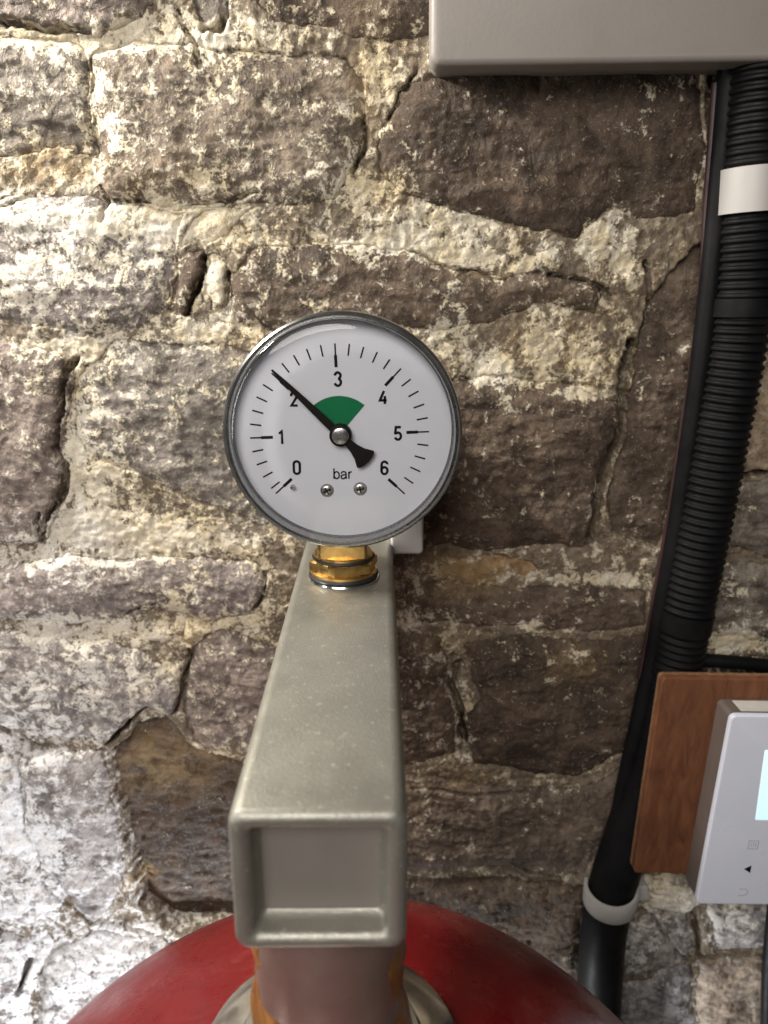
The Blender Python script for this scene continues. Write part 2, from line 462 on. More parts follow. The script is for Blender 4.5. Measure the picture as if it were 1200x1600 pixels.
# outline (photo pixels), lift mm, base offset mm, rounding width mm, tilt x, tilt z, colour, lime bias
STONES = [
 ([(-170,-70),(60,-110),(240,-40),(236,2),(212,26),(150,42),(108,46),(40,38),(-60,20),(-150,10)], 6, 1, 3, 0,-.03, PUR, -.10),
 ([(318,-60),(358,-40),(356,20),(344,46),(326,52),(310,20)], 4,-1,2, 0,0, GREY, -.05),
 ([(410,-100),(560,-120),(700,-90),(690,20),(668,48),(606,58),(520,36),(430,30),(402,6)], 5,0,3, 0,0, BRN, -.05),
 ([(-150,70),(-40,60),(60,66),(124,72),(136,110),(134,170),(150,232),(100,226),(40,232),(-40,240),(-150,220)], 4.5,0,3,0,0, GREY, .06),
 ([(150,80),(230,72),(320,78),(440,80),(540,92),(568,130),(566,200),(556,262),(520,306),(440,316),(380,312),(310,318),(230,312),(166,306),(152,240),(140,150)], 7,0,4,-.01,-.02, (0.175,0.142,0.108), .08),
 ([(600,200),(640,136),(720,100),(900,92),(1086,100),(1096,220),(1086,330),(1000,336),(950,318),(900,366),(800,348),(700,320),(640,300),(594,262)], 7,0,5,0,0, DRK, -.15),
 ([(-160,330),(-60,318),(60,306),(150,314),(230,318),(286,328),(270,376),(264,440),(250,486),(200,516),(120,518),(60,508),(-20,496),(-150,490)], 5.5,0,4,.0,0, (0.22,0.20,0.19), .10),
 ([(292,392),(314,402),(306,440),(290,490),(268,476),(272,420)], 5,0,2,.05,0, BRN, -.12),
 ([(366,430),(400,396),(470,388),(560,386),(640,398),(700,420),(780,436),(860,428),(940,452),(930,480),(860,470),(790,486),(700,512),(600,508),(460,514),(372,506),(360,470)], 5.5,0,3,0,.02, BRN, -.02),
 ([(700,596),(780,590),(880,604),(962,628),(966,660),(944,706),(926,760),(912,850),(860,846),(780,856),(700,852),(600,850),(560,700),(600,600)], 8,0,3.5,.03,-.01, BRN, -.06),
 ([(-170,540),(-60,530),(50,546),(102,558),(112,598),(97,640),(90,700),(90,770),(70,838),(20,846),(-60,850),(-170,840)], 8,1,3,.02,0, PUR, -.08),
 ([(128,590),(180,540),(300,542),(420,552),(480,640),(480,760),(420,820),(360,800),(300,770),(220,740),(150,715),(118,670)], 4.5,0,4,0,-.02, (0.20,0.185,0.165), .08),
 ([(-150,900),(-40,890),(60,882),(140,872),(200,884),(254,874),(330,880),(400,886),(416,914),(396,958),(320,966),(246,944),(190,962),(110,972),(0,960),(-150,966)], 6,1,2.5,0,.02, (0.24,0.21,0.20), .05),
 ([(-150,1000),(0,990),(90,1000),(170,1010),(230,1030),(270,1060),(276,1096),(262,1116),(222,1104),(180,1130),(160,1156),(100,1150),(40,1136),(-150,1150)], 6,1,4,0,.03, (0.27,0.25,0.24), .08),
 ([(304,1016),(340,992),(420,1010),(470,1060),(460,1180),(380,1186),(300,1160),(288,1090)], 5,-1,3,0,0, PUR, -.12),
 ([(170,1176),(206,1136),(262,1124),(296,1170),(400,1196),(440,1300),(420,1460),(280,1462),(216,1420),(196,1330)], 5,-7,4,0,.05, (0.048,0.031,0.019), -.5),  # dark brown stone, colour deepened to stand in for the vessel's shadow
 ([(34,1192),(90,1176),(156,1182),(180,1290),(186,1376),(150,1436),(112,1398),(70,1350),(50,1290)], 6,2,4,-.03,0, (0.27,0.26,0.26), .06),
 ([(-150,1190),(10,1186),(28,1220),(44,1310),(96,1404),(60,1440),(-20,1430),(-150,1440)], 6,2,4,0,0, (0.33,0.31,0.30), .12),
 ([(-150,1470),(-20,1460),(40,1476),(48,1520),(30,1600),(0,1680),(-150,1690)], 6,1,4,0,0, (0.30,0.28,0.28), .15),
 ([(70,1500),(150,1462),(250,1470),(330,1540),(330,1660),(180,1690),(60,1650)], 6,1,4,0,0, (0.32,0.30,0.30), .18),
 # right of the bracket
 ([(640,920),(720,912),(800,928),(880,918),(1010,930),(1000,978),(880,984),(760,972),(650,968)], 5,0,3,0,0, BRN, -.04),
 ([(560,1000),(640,994),(690,1004),(694,1060),(708,1120),(704,1180),(640,1196),(560,1180)], 5,0,3,0,0, BRN, -.08),
 ([(730,1010),(800,1000),(900,1004),(1010,1000),(1008,1090),(990,1170),(900,1214),(820,1206),(740,1190),(724,1130),(752,1090)], 6,0,4,0,.02, DRK, -.08),
 ([(560,1216),(650,1212),(780,1230),(900,1240),(980,1204),(960,1290),(916,1360),(860,1372),(760,1352),(650,1360),(560,1360)], 6,0,4,0,0, (0.14,0.11,0.085), -.08),
 ([(560,1380),(680,1376),(800,1376),(910,1388),(906,1480),(920,1640),(760,1640),(600,1620)], 6,0,4,0,0, BRN, -.10),
 ([(1010,500),(1040,440),(1100,380),(1130,420),(1120,560),(1088,660),(1052,790),(1034,862),(960,840),(956,780),(978,700),(986,620)], 5,-3,3,.04,0, BRN, -.06),
 ([(1110,80),(1300,70),(1320,300),(1200,330),(1112,320)], 5,-1,4,0,0, DRK, -.1),
 ([(1140,350),(1300,330),(1320,520),(1200,534),(1140,500)], 5,-1,4,0,0, BRN, -.1),
 ([(1160,556),(1300,548),(1320,726),(1200,730),(1140,728)], 5,2,2.5,0,0, (0.30,0.24,0.18), .0),
 ([(1120,760),(1210,750),(1320,760),(1320,850),(1200,866),(1116,850)], 5,0,3,0,0, GREY, .0),
 ([(1100,890),(1190,884),(1320,880),(1320,1000),(1180,996),(1090,990)], 5,0,3,0,0, GREY, .05),
 ([(1010,1030),(1320,1030),(1320,1180),(1150,1200),(1000,1180)], 4,-2,3,0,0, BRN, 0),
 ([(1000,1220),(1320,1220),(1320,1350),(1000,1350)], 4,-2,3,0,0, BRN, 0),
 ([(990,1452),(1016,1432),(1068,1426),(1082,1480),(1056,1510),(988,1526)], 6,0,2.5,0,0, (0.30,0.29,0.28), .10),
 ([(930,1546),(1010,1534),(1076,1510),(1082,1580),(1076,1680),(930,1680)], 5,0,3,0,0, (0.34,0.34,0.35), .10),
 ([(1098,1506),(1180,1500),(1300,1510),(1310,1690),(1090,1690)], 5,1,3,0,0, (0.36,0.30,0.24), .0),
 ([(1112,1420),(1180,1416),(1300,1424),(1300,1486),(1176,1482),(1118,1488)], 5,0,3,0,0, (0.34,0.33,0.33), .12),
 ([(1004,1372),(1076,1372),(1090,1400),(1070,1416),(1020,1414)], 5,3,2,0,0, (0.66,0.62,0.56), .2),
 ([(700,880),(760,872),(830,880),(840,900),(760,902),(690,906)], 3,0,3,0,0, (0.34,0.23,0.12), .0),
 ([(330,330),(386,322),(350,360),(300,396),(280,380)], 3,0,3,0,0, (0.46,0.41,0.29), .2),
 ([(318,416),(334,404),(352,412),(344,440),(350,478),(330,486),(322,456)], 3.5,0,2,0,0, (0.46,0.41,0.29), .1),
 ([(294,972),(322,970),(326,992),(312,1014),(292,1000)], 4,1,2,0,0, (0.46,0.40,0.24), .0),
]
# courses beyond the photograph, so the wall goes on past the frame
rng = np.random.default_rng(5)
fx0, fx1 = -170, 1330; fy0, fy1 = -130, 1700
y = -520
while y < 2150:
    hrow = rng.uniform(130, 210); x = -620+rng.uniform(0, 150)
    while x < 1800:
        w = rng.uniform(180, 360)
        cx_, cy_ = x+w/2, y+hrow/2
        if not (fx0-60 < cx_ < fx1+60 and fy0 < cy_ < fy1):
            j = lambda s: rng.uniform(-s, s)
            poly = [(x+12+j(8), y+12+j(10)), (x+w/2, y+8+j(10)), (x+w-12+j(8), y+12+j(10)), (x+w-10+j(8), y+hrow/2),
                    (x+w-12+j(10), y+hrow-12+j(8)), (x+w/2, y+hrow-9+j(8)), (x+12+j(8), y+hrow-12+j(8)), (x+8+j(6), y+hrow/2)]
            dark = BRN if cx_ > 600 else (0.25, 0.23, 0.22)
            STONES.append((poly, rng.uniform(4, 7), rng.uniform(-1, 1), 3.5, 0, 0, dark, .05 if cx_ < 600 else -.08))
        x += w
    y += hrow

# deep open joints: polyline (pixels), width mm, depth mm
CRACKS = [
 ([(-20,30),(40,40),(110,48),(140,46)], .9, 9), ([(276,10),(296,60),(312,104)], .5, 4), ([(316,50),(336,44),(346,30)], 1.3, 9),
 ([(160,290),(166,312),(158,346)], .5, 5), ([(166,314),(230,316)], .4, 3), ([(-10,326),(50,304)], .45, 4), ([(300,318),(360,312),(400,300)], .7, 4),
 ([(318,404),(306,452),(288,490)], .7, 9), ([(356,424),(352,450),(350,480)], .7, 9),
 ([(122,560),(106,580),(100,620),(90,660),(90,700),(102,730),(96,760),(80,790),(66,846)], .9, 11), ([(98,720),(102,750),(84,800)], 1.2, 11),
 ([(64,800),(62,830),(70,850)], .7, 7), ([(180,876),(206,880),(252,868)], .6, 3), ([(414,900),(412,930),(396,956)], .6, 5), ([(196,962),(224,948),(246,944)], .5, 4),
 ([(296,1020),(288,1060),(276,1100),(270,1120)], 1.2, 9), ([(262,1122),(230,1104),(200,1132),(164,1166)], 1.0, 9),
 ([(30,1190),(30,1240),(52,1290)], .45, 5), ([(66,1370),(100,1410),(142,1444)], .5, 5), ([(144,1444),(190,1446),(236,1462)], .7, 6), ([(0,1136),(40,1160),(70,1172)], .9, 7),
 ([(44,1500),(38,1530),(28,1548)], 1.3, 9),
 ([(606,180),(636,130),(650,110)], .5, 6), ([(556,270),(574,226),(570,190)], .6, 5),
 ([(1010,410),(1014,440),(1018,470),(1010,510)], .8, 7), ([(990,540),(976,580),(974,640),(968,690),(946,740),(934,800),(926,850)], 1.9, 11),
 ([(974,590),(970,650)], 1.6, 12), ([(640,390),(700,420),(780,426)], .5, 3), ([(860,430),(920,440),(960,462)], .9, 5),
 ([(716,1040),(712,1080),(722,1120),(728,1180)], 1.5, 8), ([(700,1060),(716,1100)], 1.2, 8),
 ([(1006,1388),(1040,1392),(1066,1398)], .5, 4), ([(1020,1430),(1050,1480),(1090,1506)], .9, 6), ([(1090,1500),(1180,1488)], .9, 7), ([(1086,1430),(1096,1500)], 1.2, 8),
 ([(990,1530),(1050,1516)], .6, 5), ([(640,1230),(760,1240),(880,1236)], .5, 3), ([(800,1352),(880,1376)], .7, 4), ([(1140,740),(1200,738)], 1.2, 8),
]
# lime, ochre: x, y, rx, ry (pixels), amount
LIME = [(60,60,170,20,.55),(220,50,80,26,.55),(350,55,120,18,.4),(590,90,26,60,.45),(600,130,30,60,.35),(180,190,60,80,.18),(330,130,140,30,.16),
 (90,345,180,24,.42),(250,340,70,30,.4),(170,400,120,60,.2),(40,450,60,50,.35),(330,345,60,30,.5),(335,440,20,60,.5),
 (560,300,60,30,.42),(620,375,110,16,.75),(720,400,80,14,.7),(660,350,110,22,.35),(850,405,60,20,.35),(950,370,50,40,.45),(975,420,30,30,.4),(850,540,40,50,.45),(770,575,50,35,.5),(930,560,50,40,.25),
 (700,520,40,30,.3),(830,590,130,10,.3),(905,615,60,8,.6),(640,270,50,30,.2),
 (130,540,70,22,.55),(330,520,120,22,.4),(120,700,24,70,.5),(140,740,70,50,.4),(180,830,140,40,.62),(330,850,120,24,.5),(80,870,80,18,.5),
 (140,985,140,24,.45),(360,975,90,20,.4),(200,1050,80,50,.2),(420,900,20,60,.35),(30,1180,90,40,.3),(30,1330,60,120,.4),(160,1220,30,60,.2),(120,1490,120,40,.4),(200,1460,60,16,.5),(60,1560,120,60,.15),
 (960,905,70,14,.6),(860,900,70,16,.3),(660,900,60,22,.2),(825,980,20,14,.55),(655,1030,40,20,.3),(640,970,20,18,.35),(900,1020,60,14,.25),
 (720,1180,30,30,.2),(1150,1000,60,18,.5),(1130,920,40,30,.3),(1040,1400,50,30,.4),(1010,1480,40,40,.2),(1140,1440,40,30,.3),(1010,160,30,50,.2),(1060,140,25,60,.2)]
OCHRE = [(80,260,80,32,.75),(580,110,40,80,.5),(600,300,60,40,.45),(340,350,50,40,.4),(870,540,90,60,.45),(930,570,50,40,.5),(720,900,80,40,.85),(690,1000,60,30,.35),(900,1030,50,40,.4),
 (260,1200,110,60,.45),(210,1385,30,14,.9),(340,1180,60,20,.5),(300,980,40,30,.7),(390,540,60,24,.4),(740,410,60,30,.3),(240,280,120,40,.3),(620,1230,100,60,.2),(1180,640,60,90,.4),(720,1215,40,20,.4)]
COOL = [(40,1350,280,330,1.0),(150,1560,260,120,1.0),(1080,1500,160,100,.8),(60,900,160,200,.4),(80,420,160,140,.25)]

def blobs(lst, X, Z):
    out = np.zeros(X.shape)
    for px, py, rx, ry, a in lst:
        c = P(px, py, WALL); k = c.length/F*1.0
        e = np.exp(-(((X-c.x)/(rx*k*.85))**2+((Z-c.z)/(ry*k*.95))**2)**1.5)
        out = np.maximum(out, a*e) + 0.25*np.minimum(out, a*e)
    return out
limeF = blobs(LIME, WX, WZ)*(1+.45*np.clip((GX+10)/40, 0, 1)); ochF = np.clip(blobs(OCHRE, WX, WZ), 0, 1); coolF = np.clip(blobs(COOL, GX, GZ), 0, 1)

limeB = .135+.17*np.clip((50-GX)/110, -.2, 1)+.26*fbm(GX, GZ, 42, 2, 101)
crackF = np.zeros(GX.shape)
jx = fbm(GX, GZ, 4.5, 3, 91, .6); jz = fbm(GX, GZ, 4.5, 3, 92, .6)
for pts, w, dep in CRACKS:
    pl = to_wall(pts)
    for (x0, z0), (x1, z1) in zip(pl[:-1], pl[1:]):
        ex, ez = x1-x0, z1-z0
        bx = (gx > min(x0, x1)-12) & (gx < max(x0, x1)+12); bz = (gz > min(z0, z1)-12) & (gz < max(z0, z1)+12)
        ii = np.ix_(bz, bx)
        if crackF[ii].size == 0: continue
        wx = GX[ii]+.55*(WX[ii]-GX[ii])+1.1*jx[ii]; wz = GZ[ii]+.55*(WZ[ii]-GZ[ii])+1.1*jz[ii]
        t = np.clip(((wx-x0)*ex+(wz-z0)*ez)/(ex*ex+ez*ez), 0, 1)
        d = np.hypot(wx-x0-t*ex, wz-z0-t*ez)
        wl = w*.8*(1+.9*fbm(wx, wz, 8, 3, 77))
        v = dep*np.exp(-(d/np.maximum(wl, .12))**3)
        crackF[ii] = np.maximum(crackF[ii], v)

big = fbm(GX*.75, GZ, 26, 3, 31); rid = fbm(GX*.55+.35*GZ, GZ, 13, 4, 41, .55, True)
strat = fbm(GX*.28, GZ, 5, 3, 51, .6); fine = fbm(GX, GZ, 2.6, 3, 61, .6); pit = np.maximum(0, fbm(GX, GZ, 5, 3, 71)-.25)
mort_h = -1.2 + 1.9*fbm(GX, GZ, 14, 4, 81, .6) + .75*fine + .8*np.maximum(0, rid) - crackF

def grid_mesh(name, Y, mask, attrs, org, sl):
    """height field piece: mask of vertices kept"""
    X = GX[sl]; Z = GZ[sl]
    q = mask[:-1, :-1] & mask[1:, :-1] & mask[:-1, 1:] & mask[1:, 1:]
    used = np.zeros(mask.shape, bool)
    used[:-1, :-1] |= q; used[1:, :-1] |= q; used[:-1, 1:] |= q; used[1:, 1:] |= q
    idx = np.full(mask.shape, -1, np.int32); nv = int(used.sum()); idx[used] = np.arange(nv)
    co = np.stack([X[used]-org[0], Y[used]-org[1], Z[used]-org[2]], 1)*MM
    f = np.stack([idx[:-1, :-1][q], idx[:-1, 1:][q], idx[1:, 1:][q], idx[1:, :-1][q]], 1)
    me = bpy.data.meshes.new(name)
    me.vertices.add(nv); me.vertices.foreach_set('co', co.astype(np.float32).ravel())
    nf = len(f); me.loops.add(nf*4); me.loops.foreach_set('vertex_index', f.astype(np.int32).ravel())
    me.polygons.add(nf); me.polygons.foreach_set('loop_start', np.arange(0, nf*4, 4, dtype=np.int32))
    me.polygons.foreach_set('use_smooth', np.ones(nf, bool))
    me.update(calc_edges=True)
    for an, arr in attrs.items():
        a = me.attributes.new(an, 'FLOAT', 'POINT')
        a.data.foreach_set('value', arr[used].astype(np.float32))
    return me

maxd = np.full(GX.shape, -50.0)
stone_data = []
for poly_px, lift, off, rw, tx, tz, colr, lb in STONES:
    poly = to_wall(poly_px)
    xs = [p[0] for p in poly]; zs = [p[1] for p in poly]
    i0, i1 = np.searchsorted(gx, [min(xs)-8, max(xs)+8]); j0, j1 = np.searchsorted(gz, [min(zs)-8, max(zs)+8])
    if i1-i0 < 8 or j1-j0 < 8: continue
    sl = (slice(j0, j1), slice(i0, i1))
    d = poly_sdf(poly, WX[sl], WZ[sl])
    d = np.minimum(d+1.2, -maxd[sl]-0.9)            # keep clear of the neighbours already laid
    maxd[sl] = np.maximum(maxd[sl], d)
    stone_data.append((poly, sl, d, lift, off, rw, tx, tz, colr, lb))

keep = (maxd < 5.0)
edge_m = np.exp(-np.maximum(0, -maxd)/2.5)
wall_me = grid_mesh('wall', WALL-(mort_h-np.clip(maxd, 0, 6)*2.6), keep, {'lime': .17+limeB+limeF*.95, 'ochre': np.clip(ochF+.18, 0, 1), 'cool': coolF}, (0, WALL, 0), (slice(None), slice(None)))
wall = link('wall', wall_me, M['mortar'], None, (0, WALL, 0))
tag(wall, 'rough rubble stone wall with pale lime mortar joints', 'wall', None, 'structure')

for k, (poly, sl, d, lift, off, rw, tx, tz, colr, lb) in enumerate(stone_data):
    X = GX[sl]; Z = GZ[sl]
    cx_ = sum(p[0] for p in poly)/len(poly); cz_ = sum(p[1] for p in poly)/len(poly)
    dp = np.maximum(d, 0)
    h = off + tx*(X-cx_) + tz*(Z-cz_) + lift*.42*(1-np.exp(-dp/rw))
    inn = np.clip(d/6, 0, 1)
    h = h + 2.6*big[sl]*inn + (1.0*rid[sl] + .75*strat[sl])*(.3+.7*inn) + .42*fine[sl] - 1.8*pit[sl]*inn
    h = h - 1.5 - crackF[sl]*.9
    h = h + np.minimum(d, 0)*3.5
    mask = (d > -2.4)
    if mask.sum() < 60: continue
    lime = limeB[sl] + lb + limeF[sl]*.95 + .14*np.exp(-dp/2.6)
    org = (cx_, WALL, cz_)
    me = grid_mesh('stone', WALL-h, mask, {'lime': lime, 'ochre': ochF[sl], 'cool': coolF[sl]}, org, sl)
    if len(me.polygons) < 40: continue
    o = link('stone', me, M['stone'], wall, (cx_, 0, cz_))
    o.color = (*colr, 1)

# ------------------------------------------------------------------ wall bracket (square tube)
TOPZ = -81.5; W2 = 14.0; WB = 14.8; FD = 106.0
br = empty('wall_bracket', (X0, 262, TOPZ-2*W2), 'grey zinc plated square tube bracket reaching out from the stone wall', 'bracket')
BO = Vector((X0, 262, TOPZ-2*W2))
def br_loop(half, r, y, cz=TOPZ-W2):
    hw = half+WB-W2; L = round_poly([(-hw, -half), (hw, -half), (hw, half), (-hw, half)], r, 7)
    return [(a, y-BO.y, b+cz-BO.z) for a, b in L]
loops = [br_loop(W2, 2.6, 274)]
for yy in (240, 200, 160, 130): loops.append(br_loop(W2, 2.6, yy))
# rounded mouth
for a in np.linspace(0, math.pi, 11):
    rr = 1.75
    loops.append(br_loop(W2-rr+rr*math.cos(a), max(.8, 2.6-(rr-rr*math.cos(a))*.4), FD+rr-rr*math.sin(a)))
for yy, hh in ((FD+3, W2-3.7), (FD+4.2, W2-3.9), (FD+4.9, W2-4.6)):
    loops.append(br_loop(hh, 1.0, yy))
link('tube', bm_mesh(loft(loops, True, False), 'tube', angle=50), M['zinc'], br)
link('end_plate', bm_mesh(loft([br_loop(W2-3.0, 1.2, FD+5.0), br_loop(W2-3.0, 1.2, FD+7)]), 'end_plate'), M['plug'], br)

# ------------------------------------------------------------------ brass fitting on the bracket
SD = 213.0
SX = X0-.2
bf = empty('brass_fitting', (SX, SD, TOPZ), 'brass hexagonal nut with black seals screwed into the bracket top', 'fitting')
bf.scale = (.95, .95, .62)
link('washer', lathe([(6, .1), (11.0, .1), (11.2, .5), (11.0, 1.1), (10.4, 1.4), (6, 1.4)], 72, 'washer'), M['chrome'], bf)
link('seal_ring', lathe([(6, 1.3), (10.4, 1.3), (10.8, 2.3), (10.4, 3.3), (6, 3.3)], 72, 'seal_ring'), M['black_rubber'], bf)
def hexnut(r, z0, z1, ch, name, rotn=0.0):
    bm = bmesh.new(); seg = 48; L = []
    def ring(z, lim):
        out = []
        for k in range(seg):
            a = 2*math.pi*k/seg+rotn
            m = (a-rotn) % (math.pi/3)-math.pi/6
            rh = r*math.cos(math.pi/6)/math.cos(m)
            rr = min(rh, lim); out.append((rr*math.cos(a), rr*math.sin(a), z))
        return out
    ap = r*math.cos(math.pi/6)
    L = [ring(z0, ap-.6), ring(z0, ap), ring(z0+ch, r*1.01), ring(z1-ch, r*1.01), ring(z1, ap), ring(z1, ap-1.5)]
    return bm_mesh(loft(L), name, angle=20)
link('collar', lathe([(5, 2.8), (9.9, 2.8), (10.3, 3.2), (10.3, 4.4), (9.7, 4.9), (5, 4.9)], 72, 'collar'), M['brass'], bf)
link('hexagon', hexnut(10.9, 4.8, 10.2, .8, 'hexagon', math.radians(18)), M['brass'], bf)
link('seal_ring', lathe([(5, 10.1), (9.3, 10.1), (9.7, 10.9), (9.3, 11.8), (5, 11.8)], 64, 'seal_ring'), M['black_rubber'], bf)
link('collar', lathe([(5, 11.3), (8.8, 11.3), (9.2, 11.7), (9.2, 12.6), (8.8, 13.0), (5, 13.0)], 64, 'collar'), M['brass'], bf)

# ------------------------------------------------------------------ pressure gauge
GC = Vector((-9.6, 203.0, -38.0))      # centre of the front rim plane
pg = empty('pressure_gauge', (GC.x, SD, TOPZ+7.6), 'round pressure gauge with white bar scale, green sector and black needle', 'gauge', (math.pi/2, 0, 0))
gy = GC.z-(TOPZ+7.6)                    # local y of the gauge centre
gz0 = SD-GC.y                          # local z (towards viewer) of the rim plane
def g_link(name, me, mat, parent=None, x=0, y_=0, z=0, rz=0.0):
    if parent is None:
        return link(name, me, mat, pg, (x, gy+y_, gz0+z), (0, 0, rz))
    return link(name, me, mat, parent, (x, y_, z), (0, 0, rz))
R0 = 32.2
pg.scale = (1.02, 1.02, 1.0)
g_link('case', lathe([(0, -27), (26, -27), (28.6, -26.2), (29.8, -24), (29.9, -8), (30.2, -6), (29.4, -6.2), (0, -6.4)], 128, 'case'), M['case'])
g_link('bezel', lathe([(30.0, -8.6), (31.0, -8.5), (31.5, -7.8), (31.5, -2.6), (31.6, -1.6), (31.4, -.7), (30.9, -.25), (30.45, -.3), (30.25, -.75), (30.1, -.75),
                       (30.0, -.2), (29.85, 0.0), (29.7, .0), (29.55, -.4), (29.5, -1.4), (29.45, -4.2), (29.0, -4.6)], 160, 'bezel'), M['bezel'])
# clear lens with a rolled shoulder
pr = [(30.05, -.25)]
for a in np.linspace(0, math.pi/2, 9): pr.append((25.9+3.9*math.cos(a), -.1+1.9*math.sin(a)))
for r in (22, 14, 7): pr.append((r, 1.8+.18*(1-(r/27.6)**2)))
pr.append((0, 1.98))
g_link('lens', lathe(pr, 128, 'lens'), M['lens'])
dial = g_link('dial', lathe([(0, 0), (29.3, 0), (29.3, -.5), (0, -.5)], 128, 'dial'), M['dial'], None, 0, 0, -4.6)
DX, DY = -1.0, -.75                    # print centre on the dial
def flat(polys, name, th=.05):
    bm = bmesh.new()
    for poly in polys:
        A = [bm.verts.new((x, y, 0)) for x, y in poly]; B = [bm.verts.new((x, y, th)) for x, y in poly]
        bm.faces.new(B)
        for k in range(len(A)): bm.faces.new((A[k], A[(k+1) % len(A)], B[(k+1) % len(A)], B[k]))
    return bm_mesh(bm, name, False)
ROLL = 2.0
def radial(r0, r1, w, ang):
    a = math.radians(ang); c, s = math.cos(a), math.sin(a)
    return [(r0*c+w/2*s, r0*s-w/2*c), (r1*c+w/2*s, r1*s-w/2*c), (r1*c-w/2*s, r1*s+w/2*c), (r0*c-w/2*s, r0*s+w/2*c)]
RO = 24.0
for k in range(0, 31):
    v = k*.2; ang = 225-45*v+ROLL
    if k % 5 == 0:
        if k == 0: ang -= 4.5
        polys = [radial(RO-3.1, RO, .40, ang), radial(RO-6.1, RO-3.0, .8, ang)]
        g_link('scale_mark', flat(polys, 'scale_mark'), M['ink'], dial, DX, DY, .05)
    else:
        g_link('scale_mark', flat([radial(RO-3.0, RO, .40, ang)], 'scale_mark'), M['ink'], dial, DX, DY, .05)
sec = [(0, 0)]+[(10.4*math.cos(math.radians(a)), 10.4*math.sin(math.radians(a))) for a in np.linspace(49.5, 135, 40)]
g_link('green_sector', flat([sec], 'green_sector'), M['green'], dial, DX, DY, .06)

def arc_(cx, cy, rx, ry, a0, a1, n=14):
    return [(cx+rx*math.cos(math.radians(t)), cy+ry*math.sin(math.radians(t))) for t in np.linspace(a0, a1, n)]
# pen strokes in a box one unit high, origin at the centre
GL = {
 '0': [arc_(0, .24, .21, .21, 0, 180)+arc_(0, -.24, .21, .21, 180, 360)+[(.21, .24)]],
 '1': [[(-.16, .27), (.04, .45), (.04, -.45)]],
 '2': [[(-.2, .2)]+arc_(0, .23, .2, .22, 170, -20)+[(-.2, -.44), (.23, -.44)]],
 '3': [[(-.2, .24)]+arc_(0, .24, .19, .21, 165, -80), arc_(0, -.21, .21, .24, 85, -165)],
 '4': [[(.06, .45), (-.22, -.2), (.25, -.2)], [(.12, .1), (.12, -.45)]],
 '5': [[(.2, .44), (-.15, .44), (-.19, .02)]+arc_(0, -.19, .21, .25, 130, -160)],
 '6': [[(.19, .26)]+arc_(0, .24, .2, .21, 10, 180)+[(-.21, -.2)]+arc_(0, -.2, .21, .25, 180, 540, 26)],
 'b': [[(-.2, .46), (-.2, -.46)], arc_(.02, -.14, .22, .30, 0, 360, 30)],
 'a': [[(-.2, -.02)]+arc_(.0, -.02, .2, .19, 150, 0, 12)+[(.2, -.34), (.24, -.45)], [(.2, -.08), (-.02, -.12)]+arc_(-.05, -.29, .17, .16, 100, 320, 14)+[(.2, -.26)]],
 'r': [[(-.12, .16), (-.12, -.46)], [(-.12, -.08)]+arc_(.06, -.06, .17, .2, 165, 65, 8)],
}
def text_mesh(txt, h, pen, adv=.7):
    """flat lettering: every pen stroke a mitred ribbon"""
    bm = bmesh.new(); n = len(txt)
    for i, ch in enumerate(txt):
        ox = (i-(n-1)/2)*adv*h - (0.06*h if ch == 'r' else 0)
        for st in GL[ch]:
            pts = []
            for x, y in st:
                v = Vector((x*h+ox, y*h))
                if not pts or (v-pts[-1]).length > .01: pts.append(v)
            closed = (pts[0]-pts[-1]).length < .05*h
            if closed: pts = pts[:-1]
            L = []; m = len(pts)
            for k in range(m):
                a = pts[k-1] if (k or closed) else None; b = pts[(k+1) % m] if (k < m-1 or closed) else None
                d0 = (pts[k]-a).normalized() if a is not None else None; d1 = (b-pts[k]).normalized() if b is not None else None
                d = (d0+d1).normalized() if (d0 and d1) else (d0 or d1)
                nrm = Vector((-d.y, d.x)); w = pen/2/max(.55, nrm.dot(Vector((-(d1 or d0).y, (d1 or d0).x))))
                L.append((bm.verts.new((*(pts[k]+nrm*w), 0)), bm.verts.new((*(pts[k]-nrm*w), 0))))
            for k in range(m if closed else m-1):
                A, B = L[k], L[(k+1) % m]
                bm.faces.new((A[0], A[1], B[1], B[0]))
    return bm_mesh(bm, 'lettering', False)
ZP = .05897
for s, zx, zy in (('0', 387, 750), ('1', 323, 613), ('2', 385, 442), ('3', 578, 355), ('4', 776, 435), ('5', 842, 595), ('6', 782, 752)):
    g_link('numeral', text_mesh(s, 3.85, .68), M['ink'], dial, DX+(zx-582)*ZP*1.02, DY-(zy-601)*ZP*1.02, .09)
g_link('unit_lettering', text_mesh('bar', 3.2, .40, .62), M['ink'], dial, DX+(598-582)*ZP, DY-(778-601)*ZP*1.02, .09)
def screw_head(r, name):
    return lathe([(0, .75), (r*.5, .72), (r*.82, .5), (r, .1), (r, 0)], 40, name)
for zx, zy, rz in ((521, 857, .5), (672, 850, .2)):
    sx, sy = DX+(zx-582)*ZP*1.02, DY-(zy-601)*ZP*1.02
    s = g_link('dial_screw', screw_head(1.85, 'dial_screw'), M['steel'], dial, sx, sy, .05)
    cr = flat([radial(-1.05, 1.05, .42, 0), ], 'slot', .02)
    g_link('cross_slot', flat([radial(-1.05, -.2, .4, 0), radial(.2, 1.05, .4, 0), radial(-1.05, 1.05, .4, 90)], 'cross_slot', .03), M['ink'], dial, sx, sy, .80, rz)
g_link('stop_pin', lathe([(0, 2.0), (.45, 1.9), (.6, 1.6), (.6, 0)], 20, 'stop_pin'), M['steel'], dial, DX+(362-582)*ZP, DY-(842-601)*ZP, .05)
